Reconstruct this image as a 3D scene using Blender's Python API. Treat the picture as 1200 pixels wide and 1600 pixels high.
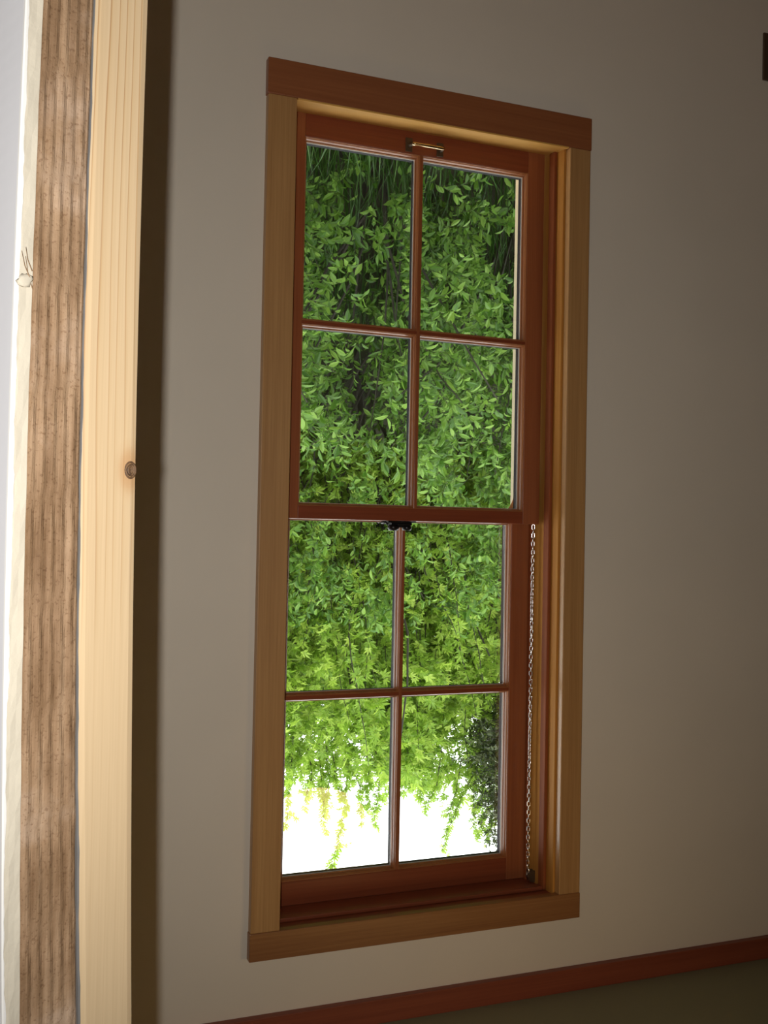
import bpy, bmesh, math, random
import numpy as np
from mathutils import Matrix, Vector, Euler

# ------------------------------------------------------------------ clear
for o in list(bpy.data.objects):
    bpy.data.objects.remove(o, do_unlink=True)
scene = bpy.context.scene
COL = scene.collection

# ------------------------------------------------------------------ camera (the photograph was taken / stored upside down)
CAM = Vector((0.5168, -1.9623, 1.4947))
RIGHT = Vector((0.92920368, 0.36906841, 0.01920991))
UP = Vector((-0.02558022, 0.01237463, 0.99959618))
FWD = Vector((-0.36868166, 0.92931985, -0.0209394))
FPX = 1617.0
cam_data = bpy.data.cameras.new('camera')
cam = bpy.data.objects.new('camera', cam_data)
COL.objects.link(cam)
cam_data.sensor_fit = 'VERTICAL'
cam_data.sensor_height = 36.0
cam_data.lens = FPX / 1600.0 * 36.0
cam_data.clip_start = 0.02
cam_data.clip_end = 200
R_, U_, B_ = -RIGHT, -UP, -FWD          # rolled by 180 degrees
cam.matrix_world = Matrix(((R_.x, U_.x, B_.x, CAM.x), (R_.y, U_.y, B_.y, CAM.y),
                           (R_.z, U_.z, B_.z, CAM.z), (0, 0, 0, 1)))
scene.camera = cam

# ------------------------------------------------------------------ world: bright overcast sky
world = bpy.data.worlds.new('overcast_sky')
scene.world = world
world.use_nodes = True
bg = world.node_tree.nodes['Background']
bg.inputs[0].default_value = (0.97, 0.985, 1.0, 1)
bg.inputs[1].default_value = 4.4

# ------------------------------------------------------------------ the camera's flash, beside the lens
fl = bpy.data.lights.new('camera_flash', 'SPOT')
fl.energy = 43.0
fl.color = (1.0, 0.97, 0.93)
fl.shadow_soft_size = 0.007
fl.spot_size = math.radians(112)
fl.spot_blend = 1.0
flo = bpy.data.objects.new('camera_flash', fl)
COL.objects.link(flo)
fpos = CAM + RIGHT * 0.038
fdir = FWD - UP * 0.16 + RIGHT * 0.08
flo.location = fpos
flo.rotation_euler = fdir.to_track_quat('-Z', 'Y').to_euler()

vs = scene.view_settings
vs.view_transform = 'Standard'
vs.look = 'None'
vs.exposure = 0.0
vs.gamma = 1.0
vs.use_curve_mapping = False

# ------------------------------------------------------------------ materials
def new_mat(name):
    m = bpy.data.materials.new(name)
    m.use_nodes = True
    nt = m.node_tree
    return m, nt, nt.nodes['Principled BSDF']

def node(nt, typ, **kw):
    n = nt.nodes.new(typ)
    for k, v in kw.items():
        setattr(n, k, v)
    return n

def ramp(nt, stops, interp='LINEAR'):
    r = nt.nodes.new('ShaderNodeValToRGB')
    r.color_ramp.interpolation = interp
    el = r.color_ramp.elements
    while len(el) < len(stops):
        el.new(0.5)
    for e, (p, c) in zip(el, stops):
        e.position = p
        e.color = (c[0], c[1], c[2], 1)
    return r

def plain(name, col, rough=0.5, metal=0.0, spec=0.5):
    m, nt, b = new_mat(name)
    b.inputs['Base Color'].default_value = (*col, 1)
    b.inputs['Roughness'].default_value = rough
    b.inputs['Metallic'].default_value = metal
    b.inputs['Specular IOR Level'].default_value = spec
    return m

def wood(name, light, dark, axis='Z', fine=220.0, rough=0.35, coat=0.25, contrast=1.0, bump=0.15, spec=0.5):
    """straight-grained wood, grain along one world axis"""
    m, nt, b = new_mat(name)
    tc = node(nt, 'ShaderNodeTexCoord')
    mp = node(nt, 'ShaderNodeMapping')
    s = {'Z': (1, 1, 0.018), 'X': (0.018, 1, 1), 'Y': (1, 0.018, 1)}[axis]
    mp.inputs['Scale'].default_value = s
    nt.links.new(tc.outputs['Object'], mp.inputs['Vector'])
    n1 = node(nt, 'ShaderNodeTexNoise')
    n1.inputs['Scale'].default_value = fine
    n1.inputs['Detail'].default_value = 5
    n1.inputs['Roughness'].default_value = 0.65
    nt.links.new(mp.outputs[0], n1.inputs['Vector'])
    n2 = node(nt, 'ShaderNodeTexNoise')
    n2.inputs['Scale'].default_value = fine * 0.16
    n2.inputs['Detail'].default_value = 3
    nt.links.new(mp.outputs[0], n2.inputs['Vector'])
    mx = node(nt, 'ShaderNodeMath', operation='MULTIPLY_ADD')
    mx.inputs[1].default_value = 0.55
    ml = node(nt, 'ShaderNodeMath', operation='MULTIPLY')
    ml.inputs[1].default_value = 0.45
    nt.links.new(n2.outputs[0], ml.inputs[0])
    nt.links.new(n1.outputs[0], mx.inputs[0])
    nt.links.new(ml.outputs[0], mx.inputs[2])
    w = 0.16 / contrast
    r = ramp(nt, [(0.5 - w, dark), (0.5 + w, light)])
    nt.links.new(mx.outputs[0], r.inputs[0])
    nt.links.new(r.outputs[0], b.inputs['Base Color'])
    bp = node(nt, 'ShaderNodeBump')
    bp.inputs['Strength'].default_value = bump
    bp.inputs['Distance'].default_value = 0.001
    nt.links.new(mx.outputs[0], bp.inputs['Height'])
    nt.links.new(bp.outputs[0], b.inputs['Normal'])
    b.inputs['Roughness'].default_value = rough
    b.inputs['Coat Weight'].default_value = coat
    b.inputs['Specular IOR Level'].default_value = spec
    b.inputs['Coat Roughness'].default_value = 0.18
    return m

def plaster(name, col, scale=60, amount=0.03, rough=0.75, bump=0.08):
    m, nt, b = new_mat(name)
    tc = node(nt, 'ShaderNodeTexCoord')
    n = node(nt, 'ShaderNodeTexNoise')
    n.inputs['Scale'].default_value = scale
    n.inputs['Detail'].default_value = 6
    nt.links.new(tc.outputs['Object'], n.inputs['Vector'])
    n2 = node(nt, 'ShaderNodeTexNoise')
    n2.inputs['Scale'].default_value = 2.2
    n2.inputs['Detail'].default_value = 3
    nt.links.new(tc.outputs['Object'], n2.inputs['Vector'])
    lo = tuple(c * (1 - amount) for c in col)
    hi = tuple(min(1, c * (1 + amount)) for c in col)
    r = ramp(nt, [(0.35, lo), (0.65, hi)])
    nt.links.new(n2.outputs[0], r.inputs[0])
    nt.links.new(r.outputs[0], b.inputs['Base Color'])
    bp = node(nt, 'ShaderNodeBump')
    bp.inputs['Strength'].default_value = bump
    bp.inputs['Distance'].default_value = 0.001
    nt.links.new(n.outputs[0], bp.inputs['Height'])
    nt.links.new(bp.outputs[0], b.inputs['Normal'])
    b.inputs['Roughness'].default_value = rough
    b.inputs['Specular IOR Level'].default_value = 0.3
    return m

M = {}
M['wall'] = plaster('wall_paint', (0.80, 0.725, 0.61))
M['ceiling'] = plaster('ceiling_paint', (0.27, 0.26, 0.15))
M['floor'] = wood('floor_boards', (0.42, 0.23, 0.10), (0.25, 0.12, 0.05), 'Y', 60)
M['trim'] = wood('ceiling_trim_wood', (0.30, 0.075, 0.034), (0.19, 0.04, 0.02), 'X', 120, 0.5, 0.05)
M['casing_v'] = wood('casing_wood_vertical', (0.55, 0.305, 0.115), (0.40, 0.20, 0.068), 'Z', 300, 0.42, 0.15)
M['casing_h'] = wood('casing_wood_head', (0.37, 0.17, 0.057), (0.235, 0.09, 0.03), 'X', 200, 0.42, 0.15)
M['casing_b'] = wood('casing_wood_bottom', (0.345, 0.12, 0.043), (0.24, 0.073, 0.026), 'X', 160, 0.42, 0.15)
M['jamb'] = wood('jamb_wood', (0.58, 0.285, 0.06), (0.42, 0.165, 0.03), 'Z', 220, 0.6, 0.0, spec=0.15)
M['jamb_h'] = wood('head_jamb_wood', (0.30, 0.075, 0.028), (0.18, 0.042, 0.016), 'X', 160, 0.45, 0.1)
M['stool'] = wood('stool_wood', (0.74, 0.425, 0.115), (0.60, 0.305, 0.07), 'X', 160, 0.35, 0.1)
M['stop'] = wood('stop_wood', (0.36, 0.105, 0.033), (0.21, 0.055, 0.017), 'Z', 220, 0.55, 0.0, spec=0.15)
M['sash_v'] = wood('sash_wood_vertical', (0.37, 0.118, 0.042), (0.26, 0.074, 0.026), 'Z', 200, 0.34, 0.15, spec=0.35)
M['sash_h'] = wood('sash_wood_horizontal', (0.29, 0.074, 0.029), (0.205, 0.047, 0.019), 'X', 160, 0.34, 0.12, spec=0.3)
M['moulding'] = wood('moulding_wood', (0.40, 0.155, 0.05), (0.28, 0.09, 0.03), 'Z', 200, 0.3, 0.2)
M['seal'] = plain('pale_glazing_seal', (0.55, 0.51, 0.47), 0.5)
M['putty'] = plain('dark_exterior_sash_paint', (0.008, 0.008, 0.011), 0.7, 0.0, 0.2)
M['cream'] = plain('cream_exterior_paint', (0.50, 0.42, 0.27), 0.7)
M['siding'] = plaster('exterior_siding', (0.55, 0.5, 0.4))
M['bronze'] = plain('dark_bronze', (0.10, 0.06, 0.03), 0.5, 0.3)
M['black_metal'] = plain('black_lock_metal', (0.02, 0.019, 0.02), 0.3, 0.6)
M['brass'] = plain('worn_brass_bar', (0.75, 0.55, 0.33), 0.22, 1.0)
M['chain'] = plain('bright_chain_steel', (0.85, 0.83, 0.80), 0.18, 1.0)
M['plate'] = plain('brown_outlet_plastic', (0.10, 0.062, 0.038), 0.4)
M['plate_dark'] = plain('dark_outlet_slots', (0.03, 0.022, 0.018), 0.4)
M['steel'] = plain('screw_steel', (0.5, 0.5, 0.5), 0.3, 1.0)
M['paint_white'] = plaster('white_wall_paint', (0.83, 0.83, 0.86), 90, 0.02, 0.6)
M['paper'] = plain('white_drywall_paper', (0.84, 0.83, 0.80), 0.8)
M['gypsum'] = plaster('gypsum_core', (0.61, 0.555, 0.445), 140, 0.08, 0.9, 0.5)
M['grey_strip'] = plain('grey_caulk', (0.19, 0.185, 0.18), 0.8)
M['knot'] = wood('knot_wood', (0.20, 0.11, 0.05), (0.055, 0.028, 0.014), 'Y', 500, 0.7, 0, 2.0)

# pale fir stud with growth rings
def fir():
    m, nt, b = new_mat('pale_fir')
    tc = node(nt, 'ShaderNodeTexCoord')
    mp = node(nt, 'ShaderNodeMapping')
    mp.inputs['Scale'].default_value = (1, 1, 0.055)
    nt.links.new(tc.outputs['Object'], mp.inputs['Vector'])
    nz = node(nt, 'ShaderNodeTexNoise')
    nz.inputs['Scale'].default_value = 22
    nz.inputs['Detail'].default_value = 2
    nt.links.new(mp.outputs[0], nz.inputs['Vector'])
    sp = node(nt, 'ShaderNodeSeparateXYZ')
    nt.links.new(tc.outputs['Object'], sp.inputs[0])
    mul = node(nt, 'ShaderNodeMath', operation='MULTIPLY_ADD')   # rings: x*125 + noise*2.3
    mul.inputs[1].default_value = 125.0
    nz2 = node(nt, 'ShaderNodeMath', operation='MULTIPLY')
    nz2.inputs[1].default_value = 3.4
    nt.links.new(nz.outputs[0], nz2.inputs[0])
    nt.links.new(sp.outputs[0], mul.inputs[0])
    nt.links.new(nz2.outputs[0], mul.inputs[2])
    fr = node(nt, 'ShaderNodeMath', operation='FRACT')
    nt.links.new(mul.outputs[0], fr.inputs[0])
    r = ramp(nt, [(0.0, (0.68, 0.51, 0.315)), (0.80, (0.64, 0.465, 0.27)), (0.90, (0.55, 0.35, 0.165)), (0.95, (0.36, 0.17, 0.07)), (1.0, (0.67, 0.50, 0.30))])
    nt.links.new(fr.outputs[0], r.inputs[0])
    # rings fade in and out along the board
    fade = node(nt, 'ShaderNodeTexNoise')
    fade.inputs['Scale'].default_value = 3.2
    fade.inputs['Detail'].default_value = 1
    nt.links.new(tc.outputs['Object'], fade.inputs['Vector'])
    fr2 = ramp(nt, [(0.36, (0.10, 0.10, 0.10)), (0.62, (0.85, 0.85, 0.85))])
    low = node(nt, 'ShaderNodeMath', operation='MULTIPLY_ADD')
    low.inputs[1].default_value = -0.55
    low.inputs[2].default_value = 0.75
    nt.links.new(sp.outputs[2], low.inputs[0])
    lo2 = node(nt, 'ShaderNodeMath', operation='ADD')
    nt.links.new(fade.outputs[0], lo2.inputs[0])
    nt.links.new(low.outputs[0], lo2.inputs[1])
    nt.links.new(lo2.outputs[0], fr2.inputs[0])
    mix = node(nt, 'ShaderNodeMix', data_type='RGBA')
    nt.links.new(fr2.outputs[0], mix.inputs[0])
    mix.inputs[6].default_value = (0.675, 0.505, 0.305, 1)
    nt.links.new(r.outputs[0], mix.inputs[7])
    # amber halo round the knot
    vd = node(nt, 'ShaderNodeVectorMath', operation='DISTANCE')
    mp2 = node(nt, 'ShaderNodeMapping')
    mp2.inputs['Scale'].default_value = (1, 1, 0.6)
    nt.links.new(tc.outputs['Object'], mp2.inputs['Vector'])
    nt.links.new(mp2.outputs[0], vd.inputs[0])
    vd.inputs[1].default_value = (KNOT[0], 0, KNOT[1] * 0.6)
    kr = ramp(nt, [(0.0, (0.6, 0.6, 0.6)), (0.0065, (0.5, 0.5, 0.5)), (0.013, (0, 0, 0))])
    nt.links.new(vd.outputs['Value'], kr.inputs[0])
    mix2 = node(nt, 'ShaderNodeMix', data_type='RGBA')
    nt.links.new(kr.outputs[0], mix2.inputs[0])
    nt.links.new(mix.outputs[2], mix2.inputs[6])
    mix2.inputs[7].default_value = (0.48, 0.22, 0.07, 1)
    # fine fibre
    mp3 = node(nt, 'ShaderNodeMapping')
    mp3.inputs['Scale'].default_value = (1, 1, 0.02)
    nt.links.new(tc.outputs['Object'], mp3.inputs['Vector'])
    nf = node(nt, 'ShaderNodeTexNoise')
    nf.inputs['Scale'].default_value = 500
    nf.inputs['Detail'].default_value = 3
    nt.links.new(mp3.outputs[0], nf.inputs['Vector'])
    hs = node(nt, 'ShaderNodeMix', data_type='RGBA', blend_type='MULTIPLY')
    hs.inputs[0].default_value = 1.0
    fr3 = ramp(nt, [(0.3, (0.93, 0.92, 0.90)), (0.7, (1, 1, 1))])
    nt.links.new(nf.outputs[0], fr3.inputs[0])
    nt.links.new(mix2.outputs[2], hs.inputs[6])
    nt.links.new(fr3.outputs[0], hs.inputs[7])
    nt.links.new(hs.outputs[2], b.inputs['Base Color'])
    b.inputs['Roughness'].default_value = 0.6
    b.inputs['Specular IOR Level'].default_value = 0.25
    return m

def old_stud_mat():
    m, nt, b = new_mat('weathered_rough_sawn')
    tc = node(nt, 'ShaderNodeTexCoord')
    mp = node(nt, 'ShaderNodeMapping')
    mp.inputs['Scale'].default_value = (1, 1, 0.05)
    nt.links.new(tc.outputs['Object'], mp.inputs['Vector'])
    n1 = node(nt, 'ShaderNodeTexNoise')
    n1.inputs['Scale'].default_value = 150
    n1.inputs['Detail'].default_value = 5
    nt.links.new(mp.outputs[0], n1.inputs['Vector'])
    n2 = node(nt, 'ShaderNodeTexNoise')
    n2.inputs['Scale'].default_value = 9
    n2.inputs['Detail'].default_value = 5
    n2.inputs['Roughness'].default_value = 0.62
    nt.links.new(tc.outputs['Object'], n2.inputs['Vector'])
    n3 = node(nt, 'ShaderNodeTexNoise')
    n3.inputs['Scale'].default_value = 420
    n3.inputs['Detail'].default_value = 4
    nt.links.new(tc.outputs['Object'], n3.inputs['Vector'])
    r1 = ramp(nt, [(0.32, (0.15, 0.08, 0.035)), (0.5, (0.30, 0.185, 0.10)), (0.68, (0.46, 0.31, 0.19))])
    nt.links.new(n1.outputs[0], r1.inputs[0])
    r2 = ramp(nt, [(0.35, (0.17, 0.095, 0.045)), (0.5, (0.32, 0.205, 0.12)), (0.66, (0.60, 0.46, 0.35))])
    nt.links.new(n2.outputs[0], r2.inputs[0])
    mx = node(nt, 'ShaderNodeMix', data_type='RGBA')
    mx.inputs[0].default_value = 0.5
    nt.links.new(r1.outputs[0], mx.inputs[6])
    nt.links.new(r2.outputs[0], mx.inputs[7])
    r3 = ramp(nt, [(0.33, (0.66, 0.6, 0.55)), (0.42, (1, 1, 1))])
    nt.links.new(n3.outputs[0], r3.inputs[0])
    m2 = node(nt, 'ShaderNodeMix', data_type='RGBA', blend_type='MULTIPLY')
    m2.inputs[0].default_value = 0.8
    nt.links.new(mx.outputs[2], m2.inputs[6])
    nt.links.new(r3.outputs[0], m2.inputs[7])
    nt.links.new(m2.outputs[2], b.inputs['Base Color'])
    bp = node(nt, 'ShaderNodeBump')
    bp.inputs['Strength'].default_value = 0.5
    bp.inputs['Distance'].default_value = 0.0008
    nt.links.new(n3.outputs[0], bp.inputs['Height'])
    nt.links.new(bp.outputs[0], b.inputs['Normal'])
    b.inputs['Roughness'].default_value = 0.75
    b.inputs['Specular IOR Level'].default_value = 0.3
    return m

KNOT = (0.0050, 1.4495)   # along the fir face, height
M['fir'] = fir()
M['old_stud'] = old_stud_mat()

def glass():
    m, nt, b = new_mat('window_glass')
    nt.nodes.remove(b)
    out = nt.nodes['Material Output']
    tr = node(nt, 'ShaderNodeBsdfTransparent')
    tr.inputs[0].default_value = (0.96, 0.975, 0.965, 1)
    gl = node(nt, 'ShaderNodeBsdfGlossy')
    gl.inputs['Roughness'].default_value = 0.0
    fr = node(nt, 'ShaderNodeFresnel')
    fr.inputs[0].default_value = 1.5
    mx = node(nt, 'ShaderNodeMixShader')
    # double glazing: four surfaces reflect, counted once on the face the ray enters
    om = node(nt, 'ShaderNodeMath', operation='SUBTRACT')
    om.inputs[0].default_value = 1.0
    nt.links.new(fr.outputs[0], om.inputs[1])
    pw = node(nt, 'ShaderNodeMath', operation='POWER')
    pw.inputs[1].default_value = 3.6
    nt.links.new(om.outputs[0], pw.inputs[0])
    rf = node(nt, 'ShaderNodeMath', operation='SUBTRACT')
    rf.inputs[0].default_value = 1.0
    nt.links.new(pw.outputs[0], rf.inputs[1])
    ge = node(nt, 'ShaderNodeNewGeometry')
    nb = node(nt, 'ShaderNodeMath', operation='SUBTRACT')
    nb.inputs[0].default_value = 1.0
    nt.links.new(ge.outputs['Backfacing'], nb.inputs[1])
    dbl = node(nt, 'ShaderNodeMath', operation='MULTIPLY')
    nt.links.new(rf.outputs[0], dbl.inputs[0])
    nt.links.new(nb.outputs[0], dbl.inputs[1])
    nt.links.new(dbl.outputs[0], mx.inputs[0])
    nt.links.new(tr.outputs[0], mx.inputs[1])
    nt.links.new(gl.outputs[0], mx.inputs[2])
    nt.links.new(mx.outputs[0], out.inputs[0])
    return m
M['glass'] = glass()

def leafmat(name, lo, mid, hi, transl=0.4, rough=0.45):
    m, nt, b = new_mat(name)
    out = nt.nodes['Material Output']
    g = node(nt, 'ShaderNodeNewGeometry')
    oi = node(nt, 'ShaderNodeObjectInfo')
    ad = node(nt, 'ShaderNodeMath', operation='ADD')
    nt.links.new(g.outputs['Random Per Island'], ad.inputs[0])
    nt.links.new(oi.outputs['Random'], ad.inputs[1])
    fr = node(nt, 'ShaderNodeMath', operation='FRACT')
    nt.links.new(ad.outputs[0], fr.inputs[0])
    r = ramp(nt, [(0.0, lo), (0.5, mid), (1.0, hi)])
    nt.links.new(fr.outputs[0], r.inputs[0])
    nt.links.new(r.outputs[0], b.inputs['Base Color'])
    b.inputs['Roughness'].default_value = rough
    b.inputs['Specular IOR Level'].default_value = 0.5
    tl = node(nt, 'ShaderNodeBsdfTranslucent')
    hs = node(nt, 'ShaderNodeHueSaturation')
    hs.inputs['Saturation'].default_value = 1.0
    hs.inputs['Value'].default_value = 1.25
    nt.links.new(r.outputs[0], hs.inputs['Color'])
    nt.links.new(hs.outputs[0], tl.inputs[0])
    mx = node(nt, 'ShaderNodeMixShader')
    mx.inputs[0].default_value = transl
    nt.links.new(b.outputs[0], mx.inputs[1])
    nt.links.new(tl.outputs[0], mx.inputs[2])
    nt.links.new(mx.outputs[0], out.inputs[0])
    return m

M['leaf_shrub'] = leafmat('shrub_leaf', (0.055, 0.14, 0.016), (0.13, 0.26, 0.032), (0.25, 0.41, 0.068), 0.36)
M['leaf_tree'] = leafmat('tree_leaf', (0.185, 0.315, 0.035), (0.295, 0.45, 0.052), (0.44, 0.57, 0.10), 0.48)
M['leaf_conifer'] = leafmat('conifer_needle', (0.03, 0.045, 0.015), (0.05, 0.07, 0.022), (0.085, 0.10, 0.03), 0.1)
M['grass'] = leafmat('grass_blade', (0.025, 0.07, 0.01), (0.04, 0.11, 0.015), (0.065, 0.155, 0.025), 0.25)
M['bark'] = plain('dark_bark', (0.032, 0.027, 0.018), 0.85)
M['shoot'] = plain('green_brown_shoot', (0.05, 0.055, 0.022), 0.7)
M['earth'] = plaster('bank_earth', (0.028, 0.028, 0.014), 30, 0.5, 0.95, 0.6)

def emit(name, col, strength):
    m, nt, b = new_mat(name)
    b.inputs['Base Color'].default_value = (0.9, 0.85, 0.75, 1)
    b.inputs['Emission Color'].default_value = (*col, 1)
    b.inputs['Emission Strength'].default_value = strength
    return m
M['lamp_glow'] = emit('warm_lamp_glass', (1.0, 0.62, 0.25), 3.7)

# ------------------------------------------------------------------ helpers
def link(o, parent=None):
    COL.objects.link(o)
    if parent is not None:
        o.parent = parent
        o.matrix_parent_inverse = parent_world(parent).inverted()
    return o

WORLD = {}
def parent_world(o):
    return WORLD.get(o.name, Matrix.Identity(4))

def empty(name, loc=(0, 0, 0), parent=None, **props):
    o = bpy.data.objects.new(name, None)
    o.empty_display_size = 0.05
    link(o, parent)
    o.location = loc
    WORLD[o.name] = Matrix.Translation(loc)
    for k, v in props.items():
        o[k] = v
    return o

def mesh_obj(name, bm, mat, parent=None, smooth=False, **props):
    me = bpy.data.meshes.new(name)
    bm.normal_update()
    bm.to_mesh(me)
    bm.free()
    if mat is not None:
        me.materials.append(M[mat] if isinstance(mat, str) else mat)
    if smooth:
        me.polygons.foreach_set('use_smooth', [True] * len(me.polygons))
    o = bpy.data.objects.new(name, me)
    link(o, parent)
    for k, v in props.items():
        o[k] = v
    return o

def add_box(bm, x0, x1, y0, y1, z0, z1, bevel=0.0, seg=2):
    t = bmesh.new()
    vs_ = [t.verts.new((x, y, z)) for x in (x0, x1) for y in (y0, y1) for z in (z0, z1)]
    for f in ((0, 1, 3, 2), (4, 6, 7, 5), (0, 4, 5, 1), (2, 3, 7, 6), (0, 2, 6, 4), (1, 5, 7, 3)):
        t.faces.new([vs_[i] for i in f])
    bmesh.ops.recalc_face_normals(t, faces=t.faces)
    if bevel:
        bmesh.ops.bevel(t, geom=list(t.edges), offset=bevel, segments=seg, profile=0.5, affect='EDGES')
    me = bpy.data.meshes.new('tmp')
    t.to_mesh(me)
    t.free()
    bm.from_mesh(me)
    bpy.data.meshes.remove(me)

def box(name, x0, x1, y0, y1, z0, z1, mat, parent=None, bevel=0.0, seg=2, **props):
    bm = bmesh.new()
    add_box(bm, x0, x1, y0, y1, z0, z1, bevel, seg)
    return mesh_obj(name, bm, mat, parent, **props)

def add_prism(bm, poly, axis, a0, a1, bevel=0.0):
    """poly: 2D points; axis: 'X' -> (y,z), 'Y' -> (x,z), 'Z' -> (x,y)"""
    def P(p, a):
        return {'X': (a, p[0], p[1]), 'Y': (p[0], a, p[1]), 'Z': (p[0], p[1], a)}[axis]
    t = bmesh.new()
    A = [t.verts.new(P(p, a0)) for p in poly]
    B = [t.verts.new(P(p, a1)) for p in poly]
    n = len(poly)
    t.faces.new(A)
    t.faces.new(B)
    for i in range(n):
        t.faces.new((A[i], A[(i + 1) % n], B[(i + 1) % n], B[i]))
    bmesh.ops.recalc_face_normals(t, faces=t.faces)
    if bevel:
        bmesh.ops.bevel(t, geom=list(t.edges), offset=bevel, segments=1, affect='EDGES')
    me = bpy.data.meshes.new('tmp')
    t.to_mesh(me)
    t.free()
    bm.from_mesh(me)
    bpy.data.meshes.remove(me)

def add_tube(bm, pts, rad, n=8):
    """tube along a polyline"""
    pts = [Vector(p) for p in pts]
    rads = rad if isinstance(rad, (list, tuple)) else [rad] * len(pts)
    rings = []
    prev = None
    for i, p in enumerate(pts):
        d = (pts[min(i + 1, len(pts) - 1)] - pts[max(i - 1, 0)]).normalized()
        if prev is None:
            prev = Vector((0, 0, 1)) if abs(d.z) < 0.9 else Vector((1, 0, 0))
        u = (prev - d * prev.dot(d)).normalized()
        prev = u
        w = d.cross(u)
        rings.append([bm.verts.new(p + (u * math.cos(2 * math.pi * k / n) + w * math.sin(2 * math.pi * k / n)) * rads[i]) for k in range(n)])
    for a, b in zip(rings, rings[1:]):
        for k in range(n):
            bm.faces.new((a[k], a[(k + 1) % n], b[(k + 1) % n], b[k]))
    bm.faces.new(rings[0][::-1])
    bm.faces.new(rings[-1])

def add_lathe(bm, prof, center, axis='Z', n=32):
    """prof: (radius, height) pairs"""
    c = Vector(center)
    rings = []
    for r, h in prof:
        ring = []
        for k in range(n):
            a = 2 * math.pi * k / n
            v = {'Z': Vector((r * math.cos(a), r * math.sin(a), h)), 'Y': Vector((r * math.cos(a), h, r * math.sin(a))),
                 'X': Vector((h, r * math.cos(a), r * math.sin(a)))}[axis]
            ring.append(bm.verts.new(c + v))
        rings.append(ring)
    for a, b in zip(rings, rings[1:]):
        for k in range(n):
            bm.faces.new((a[k], a[(k + 1) % n], b[(k + 1) % n], b[k]))
    bm.faces.new(rings[0])
    bm.faces.new(rings[-1])
    bmesh.ops.recalc_face_normals(bm, faces=bm.faces)

# ------------------------------------------------------------------ the room shell
CEIL = 2.478
XL, XR, YB = -3.2, 1.9, -4.2
HX0, HX1, HZ0, HZ1 = -0.695, -0.033, 0.585, 2.292      # rough opening of the window
bm = bmesh.new()
for a in ((XL, HX0, 0, 0.15, 0, CEIL), (HX1, XR, 0, 0.15, 0, CEIL), (HX0, HX1, 0, 0.15, 0, HZ0), (HX0, HX1, 0, 0.15, HZ1, CEIL)):
    add_box(bm, *a)
mesh_obj('wall_front', bm, 'wall', kind='structure', label='off-white painted wall around the tall window')
bm = bmesh.new()
for a in ((XL, HX0, 0.15, 0.175, -0.6, 2.9), (HX1, XR, 0.15, 0.175, -0.6, 2.9), (HX0, HX1, 0.15, 0.175, -0.6, HZ0), (HX0, HX1, 0.15, 0.175, HZ1, 2.9)):
    add_box(bm, *a)
mesh_obj('wall_exterior', bm, 'siding', kind='structure')
box('wall_back', XL, XR, YB - 0.12, YB, 0, CEIL, 'wall', kind='structure')
box('wall_left', XL - 0.12, XL, YB, 0.15, 0, CEIL, 'wall', kind='structure')
box('wall_right', XR, XR + 0.12, YB, 0.15, 0, CEIL, 'wall', kind='structure')
box('floor', XL, XR, YB, 0.0, -0.1, 0, 'floor', kind='structure')
box('ceiling', XL - 0.12, XR + 0.12, YB - 0.12, 0.15, CEIL, CEIL + 0.12, 'ceiling', kind='structure', label='sage green painted ceiling')
box('trim_1', XL, XR, -0.017, 0, 2.4295, CEIL, 'trim', bevel=0.0015, kind='structure', label='reddish stained wooden trim between wall and ceiling')
box('baseboard_front', XL, XR, -0.015, 0, 0, 0.11, 'trim', bevel=0.002, kind='structure')

# ------------------------------------------------------------------ window_1
win = empty('window_1', (-0.363, 0.0, 0.57), kind='structure', label='tall double-hung wooden window with eight panes', category='window')
XJL, XJR = -0.672, -0.0555                              # jamb faces
ZST, ZHD = 0.645, 2.266
# casing
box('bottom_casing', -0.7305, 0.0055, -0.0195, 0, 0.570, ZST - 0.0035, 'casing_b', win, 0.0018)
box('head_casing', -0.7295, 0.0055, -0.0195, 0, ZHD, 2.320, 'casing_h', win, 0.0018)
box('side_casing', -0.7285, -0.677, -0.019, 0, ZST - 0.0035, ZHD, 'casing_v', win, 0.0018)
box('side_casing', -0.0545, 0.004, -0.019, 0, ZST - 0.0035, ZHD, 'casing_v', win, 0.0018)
# jambs, stool, stops, parting beads
box('side_jamb', XJL - 0.02, XJL, 0.0, 0.15, 0.60, ZHD + 0.004, 'jamb', win, 0.0008)
box('side_jamb', XJR, XJR + 0.02, 0.0, 0.15, 0.60, ZHD + 0.004, 'jamb', win, 0.0008)
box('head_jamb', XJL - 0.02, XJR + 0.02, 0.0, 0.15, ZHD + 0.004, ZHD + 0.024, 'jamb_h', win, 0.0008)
bm = bmesh.new()
add_prism(bm, [(-0.0195, 0.6450), (-0.0205, 0.6440), (-0.0205, 0.6420), (-0.0195, 0.6415), (0.0, 0.6415), (0.0, 0.60), (0.24, 0.575), (0.24, 0.600), (0.15, 0.6205)], 'X', XJL, XJR)
mesh_obj('stool', bm, 'stool', win)
YS = 0.066                                              # front of the lower sash
YU = 0.114                                              # front of the upper sash
box('inner_stop', XJL, XJL + 0.008, 0.027, 0.050, 0.636, ZHD + 0.003, 'stop', win, 0.002)
box('inner_stop', XJR - 0.006, XJR, 0.027, 0.050, 0.636, ZHD + 0.003, 'stop', win, 0.002)
box('head_stop', XJL + 0.008, XJR - 0.006, 0.027, 0.050, ZHD - 0.005, ZHD + 0.003, 'jamb_h', win, 0.002)
box('parting_bead', XJL, XJL + 0.009, 0.1025, 0.1135, 0.625, ZHD + 0.003, 'stop', win, 0.001)
box('parting_bead', XJR - 0.009, XJR, 0.1025, 0.1135, 0.625, ZHD + 0.003, 'stop', win, 0.001)
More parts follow.
